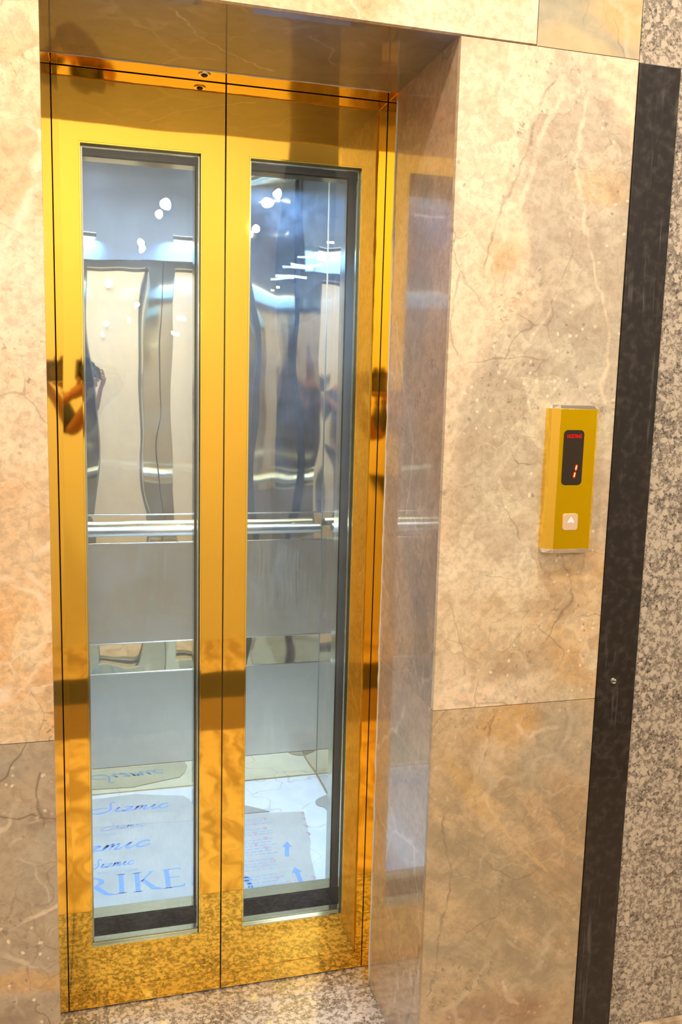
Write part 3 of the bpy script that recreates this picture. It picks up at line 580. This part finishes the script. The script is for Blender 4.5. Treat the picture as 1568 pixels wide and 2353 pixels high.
# serif capitals, stroke polygons in a unit-height box
def poly(bm, pts, x, y, hx, hy, z): bm.faces.new([bm.verts.new((x+a*hx, y+b*hy, z)) for a, b in pts])
def capital(bm, ch, x, y, hx, hy, z=None):
    z = z or ZP; P = lambda pts: poly(bm, pts, x, y, hx, hy, z)
    def stem(a): P([(a, 0), (a+0.26, 0), (a+0.22, 0.06), (a+0.22, 0.94), (a+0.26, 1), (a, 1), (a+0.04, 0.94), (a+0.04, 0.06)])
    if ch in 'IRKEFPBDHNMUT' and ch not in 'UTNM': stem(0.0)
    if ch == 'I': P([(-0.06, 0), (0.32, 0), (0.32, 0.03), (-0.06, 0.03)]); P([(-0.06, 0.97), (0.32, 0.97), (0.32, 1), (-0.06, 1)])
    if ch == 'R':
        arc = [(0.20+0.40*math.sin(t*math.pi/12), 0.74+0.26*math.cos(t*math.pi/12)) for t in range(13)]
        inn = [(0.20+0.24*math.sin(t*math.pi/12), 0.74+0.20*math.cos(t*math.pi/12)) for t in range(13)]
        for i in range(12): P([arc[i], arc[i+1], inn[i+1], inn[i]])
        P([(0.24, 0.50), (0.44, 0.50), (0.72, 0.12), (0.98, 0.0), (0.74, 0.0), (0.60, 0.05)]); P([(-0.06, 0), (0.32, 0), (0.32, 0.03), (-0.06, 0.03)])
    if ch == 'K':
        P([(0.22, 0.50), (0.30, 0.50), (0.74, 0.97), (0.86, 1.0), (0.55, 1.0), (0.62, 0.96)]); P([(0.26, 0.56), (0.42, 0.62), (0.78, 0.16), (1.10, 0.0), (0.80, 0.0), (0.62, 0.06)])
        P([(-0.06, 0), (0.32, 0), (0.32, 0.03), (-0.06, 0.03)]); P([(-0.06, 0.97), (0.32, 0.97), (0.32, 1), (-0.06, 1)])
    if ch == 'E':
        P([(0.2, 0.96), (0.62, 0.96), (0.66, 0.86), (0.68, 1.0), (0.2, 1.0)]); P([(0.2, 0.51), (0.55, 0.51), (0.58, 0.43), (0.58, 0.64), (0.55, 0.56), (0.2, 0.56)])
        P([(0.2, 0.0), (0.72, 0.0), (0.80, 0.2), (0.66, 0.07), (0.2, 0.05)]); P([(-0.06, 0), (0.2, 0), (0.2, 0.03), (-0.06, 0.03)])
bm = new_bm()
for ch, x, y in (('R', -0.690, 0.880), ('I', -0.592, 0.883), ('K', -0.546, 0.880), ('E', -0.459, 0.880)): capital(bm, ch, x, y, 0.078 if ch != 'R' else 0.10, 0.104)
obj('printed_capitals', bm, M['ink_blue'], cl)
def text(body, x, y, size, mat, parent, z=ZP, rot=0.0, sx=1.0, shear=0.0, name='printed_text', axis='floor'):
    cu = bpy.data.curves.new('t', 'FONT'); cu.body = body; cu.size = size; cu.shear = shear; cu.offset = size*0.015; cu.resolution_u = 3
    to = bpy.data.objects.new('t', cu); C.objects.link(to); bpy.context.view_layer.update()
    me = bpy.data.meshes.new_from_object(to.evaluated_get(bpy.context.evaluated_depsgraph_get())); bpy.data.objects.remove(to)
    c, s_ = math.cos(rot), math.sin(rot)
    for v in me.vertices:
        a, b = v.co.x*sx, v.co.y
        if axis == 'floor': v.co = (x+a*c-b*s_, y+a*s_+b*c, z)
        else: v.co = (x+a*c-b*s_, z, y+a*s_+b*c)
    me.materials.clear(); me.materials.append(mat); me.name = name
    o = bpy.data.objects.new(name, me); C.objects.link(o)
    if parent: o.parent = parent; o.location = -Vector(parent.get('_o', (0, 0, 0)))
    return o
text('T BISCUIT BAR', -0.672, 1.000, 0.019, M['ink_navy'], cl, sx=1.15, rot=-0.03)
text('COCONUT', -0.526, 0.808, 0.028, M['ink_blue'], cl, sx=0.92)
text('COOKIES & CREAM', -0.632, 0.768, 0.028, M['ink_blue'], cl, sx=0.83)
text('BAKED IN', -0.670, 1.232, 0.020, M['ink_navy'], cl, sx=0.9)
# arrows and small print on the right sheet
def arrow(bm, tail, head, wd=0.014):
    t = Vector(tail); h = Vector(head); d = (h-t); L = d.length; d.normalize(); n = Vector((-d.y, d.x))
    P = [t+n*wd/2, t-n*wd/2, t-n*wd/2+d*L*0.62, t-n*wd*1.15+d*L*0.62, h, t+n*wd*1.15+d*L*0.62, t+n*wd/2+d*L*0.62]
    bm.faces.new([bm.verts.new((p.x, p.y, ZP+0.0002)) for p in P])
for ta, he in (((-0.076, 0.975), (-0.056, 1.066)), ((-0.064, 0.823), (-0.066, 0.912)), ((-0.213, 0.812), (-0.222, 0.902))):
    bm = new_bm(); arrow(bm, ta, he); obj('printed_arrow', bm, M['ink_blue'], cr)
for row in range(26):
    bm = new_bm()
    y = 1.235-row*0.0175; x = -0.25
    if row in (3, 7, 14, 19): bm.free(); continue
    xe = -0.075 - 0.002*row + random.uniform(-0.03, 0.0)
    while x < xe:
        l = random.uniform(0.006, 0.022); ribbon(bm, [(x, y), (x+l, y+0.0003)], 0.0045, ZP+0.0002); x += l+0.005
    o = obj('print_line', bm, M['ink_navy'], cr)
for (x, y) in ((-0.10, 1.23), (-0.14, 1.20), (-0.11, 1.165), (-0.15, 1.14), (-0.12, 1.10), (-0.16, 1.07), (-0.13, 1.04), (0.035, 1.24), (0.03, 1.2), (0.026, 1.15), (0.022, 1.10), (-0.12, 0.96), (-0.15, 0.94), (-0.13, 0.86), (-0.1, 0.83), (-0.15, 0.82), (-0.12, 0.79), (-0.09, 0.77), (-0.028, 0.80), (-0.022, 0.84)):
    bm = new_bm(); ribbon(bm, catmull([(x-0.006, y+0.004), (x, y+0.008), (x+0.005, y), (x-0.003, y-0.007)], 4), 0.005, ZP+0.0003)
    obj('red_mark', bm, M['ink_red'], cr)

# ------------------------------------------------------------------ call panel on the right wall
cp = empty('call_panel', (0.262, 0, 1.304)); tag(cp, 'gold lift call panel with red digit display and up button', 'call panel')
PX0, PX1, PZ0, PZ1, PD = 0.210, 0.314, 1.157, 1.449, 0.030
bm = new_bm()
prof = [(PX0, 0.0), (PX0, -0.012), (PX0+0.003, -0.018), (PX0+0.016, -PD), (PX1-0.010, -PD), (PX1, -0.020), (PX1, 0.0)]
prism(bm, prof, PZ0+0.010, PZ1-0.008, 'z')
bm.faces.ensure_lookup_table()
for f in bm.faces:
    c = f.calc_center_median()
    if abs(f.normal.z) < 0.5:
        if c.x < PX0+0.0145 and c.y < -0.0185: f.material_index = 1
        if c.x < PX0+0.0025 or c.x > PX1-0.006: f.material_index = 2
obj('housing', bm, [M['gold_satin'], M['gold_bright'], M['gold_edge']], cp, bevel=0.0004)
for z0, z1, s_ in ((PZ1-0.008, PZ1, 1), (PZ0, PZ0+0.010, -1)):
    bm = new_bm(); q = [(a, b) for a, b in prof]; prism(bm, q, z0, z1, 'z')
    cx = (PX0+PX1)/2
    for v in bm.verts:
        if (s_ > 0 and v.co.z > z1-1e-5) or (s_ < 0 and v.co.z < z0+1e-5): v.co.y *= 0.72; v.co.x = cx+(v.co.x-cx)*0.94
    obj('end_cap', bm, M['chrome'], cp, bevel=0.001)
def rrect(x0, x1, z0, z1, r, n=6):
    out = []
    for cx, cz, a0 in ((x1-r, z1-r, 0), (x0+r, z1-r, 90), (x0+r, z0+r, 180), (x1-r, z0+r, 270)):
        for k in range(n+1): a = math.radians(a0+90*k/n); out.append((cx+r*math.cos(a), cz+r*math.sin(a)))
    return out
bm = new_bm(); prism(bm, rrect(0.2350, 0.2785, 1.2935, 1.4010, 0.0085), -PD-0.0012, -PD+0.001, 'y')
dsp = obj('display', bm, M['display'], cp, bevel=0.0003)
def flat(name, polys, y, m, parent):
    bm = new_bm()
    for p in polys: bm.faces.new([bm.verts.new((a, y, b)) for a, b in p])
    o = obj(name, bm, m, parent); o.location = -Vector(parent.matrix_world.translation) if False else (0, 0, 0); return o
yf = -PD-0.0016
t_ = text('HOSTING', 0.2410, 1.3855, 0.0102, M['red_led'], dsp, z=yf, sx=0.72, name='display_text', axis='wall'); t_.location = (0, 0, 0)
def seg(x0, z0, x1, z1, w_):
    d = Vector((x1-x0, z1-z0)); L = d.length; d.normalize(); n = Vector((-d.y, d.x))*w_/2; a = Vector((x0, z0)); b = Vector((x1, z1))
    return [tuple(p) for p in (a, a+d*w_/2+n, b-d*w_/2+n, b, b-d*w_/2-n, a+d*w_/2-n)]
flat('display_digit', [seg(0.2660, 1.3345, 0.2638, 1.3215, 0.0050), seg(0.2632, 1.3205, 0.2608, 1.3075, 0.0050)], yf, M['red_digit'], dsp)
flat('digit_core', [seg(0.2657, 1.3325, 0.2641, 1.3235, 0.0022), seg(0.2629, 1.3185, 0.2613, 1.3095, 0.0022)], yf-0.0002, M['digit_core'], dsp)
bm = new_bm(); prism(bm, rrect(0.2430, 0.2755, 1.2045, 1.2375, 0.0055), -PD-0.0030, -PD+0.001, 'y')
bt = obj('call_button', bm, M['btn'], cp, bevel=0.0012)
flat('up_arrow', [[(0.2525, 1.2190), (0.2595, 1.2205), (0.2665, 1.2190), (0.2668, 1.2225), (0.2600, 1.2325), (0.2527, 1.2225)]], -PD-0.0033, M['btn_mark'], bt)
# faint engraved line on the plate
# screw on the black strip
sc = empty('screw', (0.3995, -0.004, 0.878)); tag(sc, 'small shiny screw head on the black stone strip', 'screw')
bm = new_bm(); a = disc(bm, (0.3995, -0.004, 0.878), 0.0065, 0.0052, 0.0, -0.0035, 16, 'y'); b_ = disc(bm, (0.3995, -0.004, 0.878), 0.0052, 0.0022, -0.0035, -0.0045, 16, 'y'); bm.faces.new(b_[1])
obj('screw_head', bm, M['chrome'], sc)
bm = new_bm(); box(bm, (0.3945, -0.0094, 0.8772), (0.4045, -0.0080, 0.8790)); obj('slot', bm, M['flat_black'], sc)

# ------------------------------------------------------------------ lobby behind the photographer (seen in the mirrors)
bm = new_bm(); box(bm, (-3.2, -2.72, 0), (0.36, -2.6, 3.0)); struct('wall_back', bm, M['cream_wall'], 'plain cream lobby wall reflected in the gold doors')
bm = new_bm(); box(bm, (-3.3, -7.0, 0), (-3.2, 0.05, 3.6)); struct('wall_left', bm, M['cream_wall'], 'cream side wall of the lobby')
bm = new_bm(); box(bm, (2.6, -7.0, 0), (2.7, 0.05, 3.6)); struct('wall_side', bm, M['cream_wall'], 'cream side wall beyond the stairs')
bm = new_bm(); box(bm, (-3.3, -7.1, 0), (2.7, -7.0, 3.6)); struct('wall_far', bm, M['grout'], 'far lobby wall beyond the stairs')
bm = new_bm(); box(bm, (-3.3, -2.9, 3.0), (2.7, 0.05, 3.08)); box(bm, (-3.3, -7.1, 3.5), (2.7, -2.9, 3.58)); box(bm, (-3.3, -2.9, 3.08), (2.7, -2.84, 3.58)); struct('ceiling', bm, M['ceiling'], 'white lobby ceiling', 'ceiling')
# lit staircase
st = empty('staircase', (0.9, -4.3, 0)); tag(st, 'dark staircase with glowing strips under its treads, mirrored in glass', 'staircase')
bm = new_bm(); prism(bm, [(0.30, 1.66), (0.30, 1.82), (2.0, 2.76), (2.0, 2.44)], -4.36, -4.30, 'y'); obj('stringer', bm, M['camera_black'], st)
for k in range(9):
    x = 0.42+0.155*k; z = 2.19+0.080*k
    bm = new_bm(); box(bm, (x, -4.9, z), (x+0.30, -4.2, z+0.025)); tr = obj('tread', bm, M['steel_dark'], st, bevel=0.003)
    bm = new_bm(); tube(bm, [(x+0.01, -4.19, z-0.008), (x+0.28, -4.19, z-0.008)], 0.008, 8); s2 = obj('led_strip', bm, M['led'] if k > 0 else M['led_warm'], tr)
# spot lamps on the lobby wall
spots = [(-0.262, 2.386, 0), (-0.349, 2.19, 0), (0.317, 2.485, 1), (0.225, 2.30, 1), (-0.403, 1.87, 0), (-0.45, 1.79, 0), (-0.15, 1.825, 0), (-0.19, 1.74, 0)]
wh = ['the left glass, topmost and brightest', 'the left glass, second from the top', 'the right glass, highest of all', 'the right glass, just below the highest one',
      'the left glass, upper of the middle pair', 'the left glass, lower of the middle pair', 'the left glass beside the centre stile, upper of two', 'the left glass beside the centre stile, lower of two']
for i, ((x, z, cool), where) in enumerate(zip(spots, wh)):
    e = empty('wall_spotlight', (x, -2.6, z))
    tag(e, 'small %s spotlight mirrored in %s' % ('cool white' if cool else 'warm white', where), 'spotlight', group='spotlights on the lobby wall')
    r = 0.030 if i in (0, 2) else (0.022 if i < 4 else 0.012)
    bm = new_bm(); tube(bm, [(x, -2.6, z), (x, -2.56, z)], r*1.25, 16); sh = obj('housing', bm, M['chrome'], e)
    bm = new_bm(); tube(bm, [(x, -2.562, z), (x, -2.555, z)], r, 16); obj('lamp', bm, M['lamp_cool'] if cool else M['lamp_white'], e)

# ------------------------------------------------------------------ photographer
def skin_body(name, verts, edges, mat, parent, root=0, sub=2):
    me = bpy.data.meshes.new(name); me.from_pydata([v[0] for v in verts], edges, []); me.materials.append(mat)
    o = bpy.data.objects.new(name, me); C.objects.link(o)
    s = o.modifiers.new('skin', 'SKIN'); s.use_smooth_shade = True
    for i, v in enumerate(verts):
        d = me.skin_vertices[0].data[i]; r = v[1]; d.radius = r if isinstance(r, tuple) else (r, r); d.use_root = (i == root)
    m = o.modifiers.new('sub', 'SUBSURF'); m.levels = sub; m.render_levels = sub
    if parent: o.parent = parent; o.location = -Vector(parent.get('_o', (0, 0, 0)))
    return o
PB = (-1.02, -2.02)
pn = empty('person', (PB[0], PB[1], 0)); tag(pn, 'photographer in dark shirt holding a camera, mirrored in the doors', 'person')
px, py = PB
body = [((px, py, 0.95), 0.145), ((px, py, 1.12), 0.13), ((px, py, 1.30), 0.15), ((px, py+0.01, 1.42), 0.10), ((px, py+0.02, 1.50), 0.052), ((px+0.01, py+0.045, 1.58), 0.070), ((px+0.01, py+0.05, 1.67), 0.078), ((px+0.01, py+0.045, 1.74), 0.055),
        ((px+0.17, py+0.02, 1.40), 0.055), ((px+0.30, py+0.12, 1.21), 0.042), ((px+0.40, py+0.24, 1.37), 0.028), ((px+0.455, py+0.335, 1.44), 0.026),
        ((px-0.17, py+0.03, 1.40), 0.055), ((px-0.12, py+0.20, 1.19), 0.042), ((px+0.16, py+0.30, 1.31), 0.029), ((px+0.30, py+0.355, 1.385), 0.026),
        ((px+0.10, py, 0.88), 0.095), ((px+0.11, py+0.02, 0.50), 0.062), ((px+0.11, py-0.01, 0.10), 0.040), ((px+0.12, py+0.15, 0.035), 0.034),
        ((px-0.10, py, 0.88), 0.095), ((px-0.11, py+0.02, 0.50), 0.062), ((px-0.11, py-0.01, 0.10), 0.040), ((px-0.12, py+0.15, 0.035), 0.034)]
ed = [(0,1),(1,2),(2,3),(3,4),(4,5),(5,6),(6,7),(3,8),(8,9),(9,10),(10,11),(3,12),(12,13),(13,14),(14,15),(0,16),(16,17),(17,18),(18,19),(0,20),(20,21),(21,22),(22,23)]
skin_body('body', body, ed, M['skin'], pn)
def grow(ids, edges, k, name, mat, extra=None):
    vs = [(body[i][0], body[i][1]*k+0.004) for i in ids]
    return skin_body(name, vs, edges, mat, pn)
sh = [0, 1, 2, 3, 8, 9, 12, 13]
v_ = [(body[i][0], body[i][1]*1.10+0.006) for i in sh]
skin_body('shirt', v_, [(0,1),(1,2),(2,3),(3,4),(4,5),(3,6),(6,7)], M['shirt'], pn)
tr = [0, 16, 17, 18, 20, 21, 22]
v_ = [((body[i][0][0], body[i][0][1], body[i][0][2]-(0.02 if i == 0 else 0)), body[i][1]*1.10+0.008) for i in tr]
skin_body('trousers', v_, [(0,1),(1,2),(2,3),(0,4),(4,5),(5,6)], M['trousers'], pn)
skin_body('hair', [((px+0.01, py+0.02, 1.66), 0.078), ((px+0.01, py+0.03, 1.73), 0.076), ((px+0.01, py+0.035, 1.76), 0.055)], [(0,1),(1,2)], M['hair'], pn)
skin_body('nose', [((px+0.01, py+0.122, 1.665), 0.008), ((px+0.01, py+0.140, 1.635), 0.012)], [(0,1)], M['skin'], pn)
# hands: palm plus five fingers closing on the camera
def hand(wrist, palm, tips, name):
    wv = Vector(wrist); pv = Vector(palm); vs = [(tuple(wv), 0.024), (tuple((wv+pv)/2), 0.028), (tuple(pv), 0.030)]; es = [(0,1),(1,2)]
    for chain in tips:
        prev = 2
        for q, r in chain: vs.append((q, r)); es.append((prev, len(vs)-1)); prev = len(vs)-1
    return skin_body(name, vs, es, M['skin'], pn, root=1)
cxm, cym, czm = CAM.x, CAM.y, CAM.z
R0 = (cxm+0.085, cym-0.10, czm-0.02)
hand(body[11][0], R0, [[((R0[0]+0.004, R0[1]+0.045, czm+0.045-k*0.021), 0.0095), ((R0[0]-0.010, R0[1]+0.066, czm+0.043-k*0.021), 0.0085), ((R0[0]-0.030, R0[1]+0.060, czm+0.040-k*0.021), 0.0075)] for k in range(4)]
     + [[((R0[0]-0.015, R0[1]-0.025, czm+0.012), 0.011), ((R0[0]-0.038, R0[1]-0.028, czm+0.024), 0.0095)]], 'right_hand')
L0 = (cxm-0.035, cym-0.075, czm-0.075)
hand(body[15][0], L0, [[((L0[0]+0.010-k*0.004, L0[1]+0.028+0.004*k, czm-0.055+k*0.004), 0.010), ((L0[0]+0.030+0.002*k, L0[1]+0.036-0.020*k, czm-0.050), 0.009), ((L0[0]+0.052, L0[1]+0.038-0.020*k, czm-0.040), 0.008)] for k in range(4)]
     + [[((L0[0]-0.020, L0[1]+0.01, czm-0.05), 0.011), ((L0[0]-0.022, L0[1]+0.02, czm-0.018), 0.0095)]], 'left_hand')
dc = empty('digital_camera', tuple(CAM)); tag(dc, 'black digital camera held up by the photographer', 'camera')
bm = new_bm(); box(bm, (-0.040, -0.130, -0.048), (0.060, -0.085, 0.040)); box(bm, (0.045, -0.130, -0.052), (0.075, -0.070, 0.040)); prism(bm, [(-0.022, 0.040), (0.024, 0.040), (0.016, 0.062), (-0.014, 0.062)], -0.125, -0.080, 'y')
b1 = obj('camera_body', bm, M['camera_black'], None, bevel=0.004)
bm = new_bm(); tube(bm, [(0, -0.086, 0), (0, -0.05, 0), (0, -0.048, 0), (0, -0.012, 0)], [0.032, 0.034, 0.037, 0.038], 28); b2 = obj('lens_barrel', bm, M['camera_black'], None)
bm = new_bm(); tube(bm, [(0, -0.0135, 0), (0, -0.0110, 0)], 0.030, 24); b3 = obj('front_glass', bm, M['steel_dark'], None)
dc.rotation_euler = (-PITCH, 0, -YAW)
for b_ in (b1, b2, b3): b_.parent = dc; b_.location = (0, 0, 0)

for o in list(SC.objects):
    if '_o' in o: del o['_o']
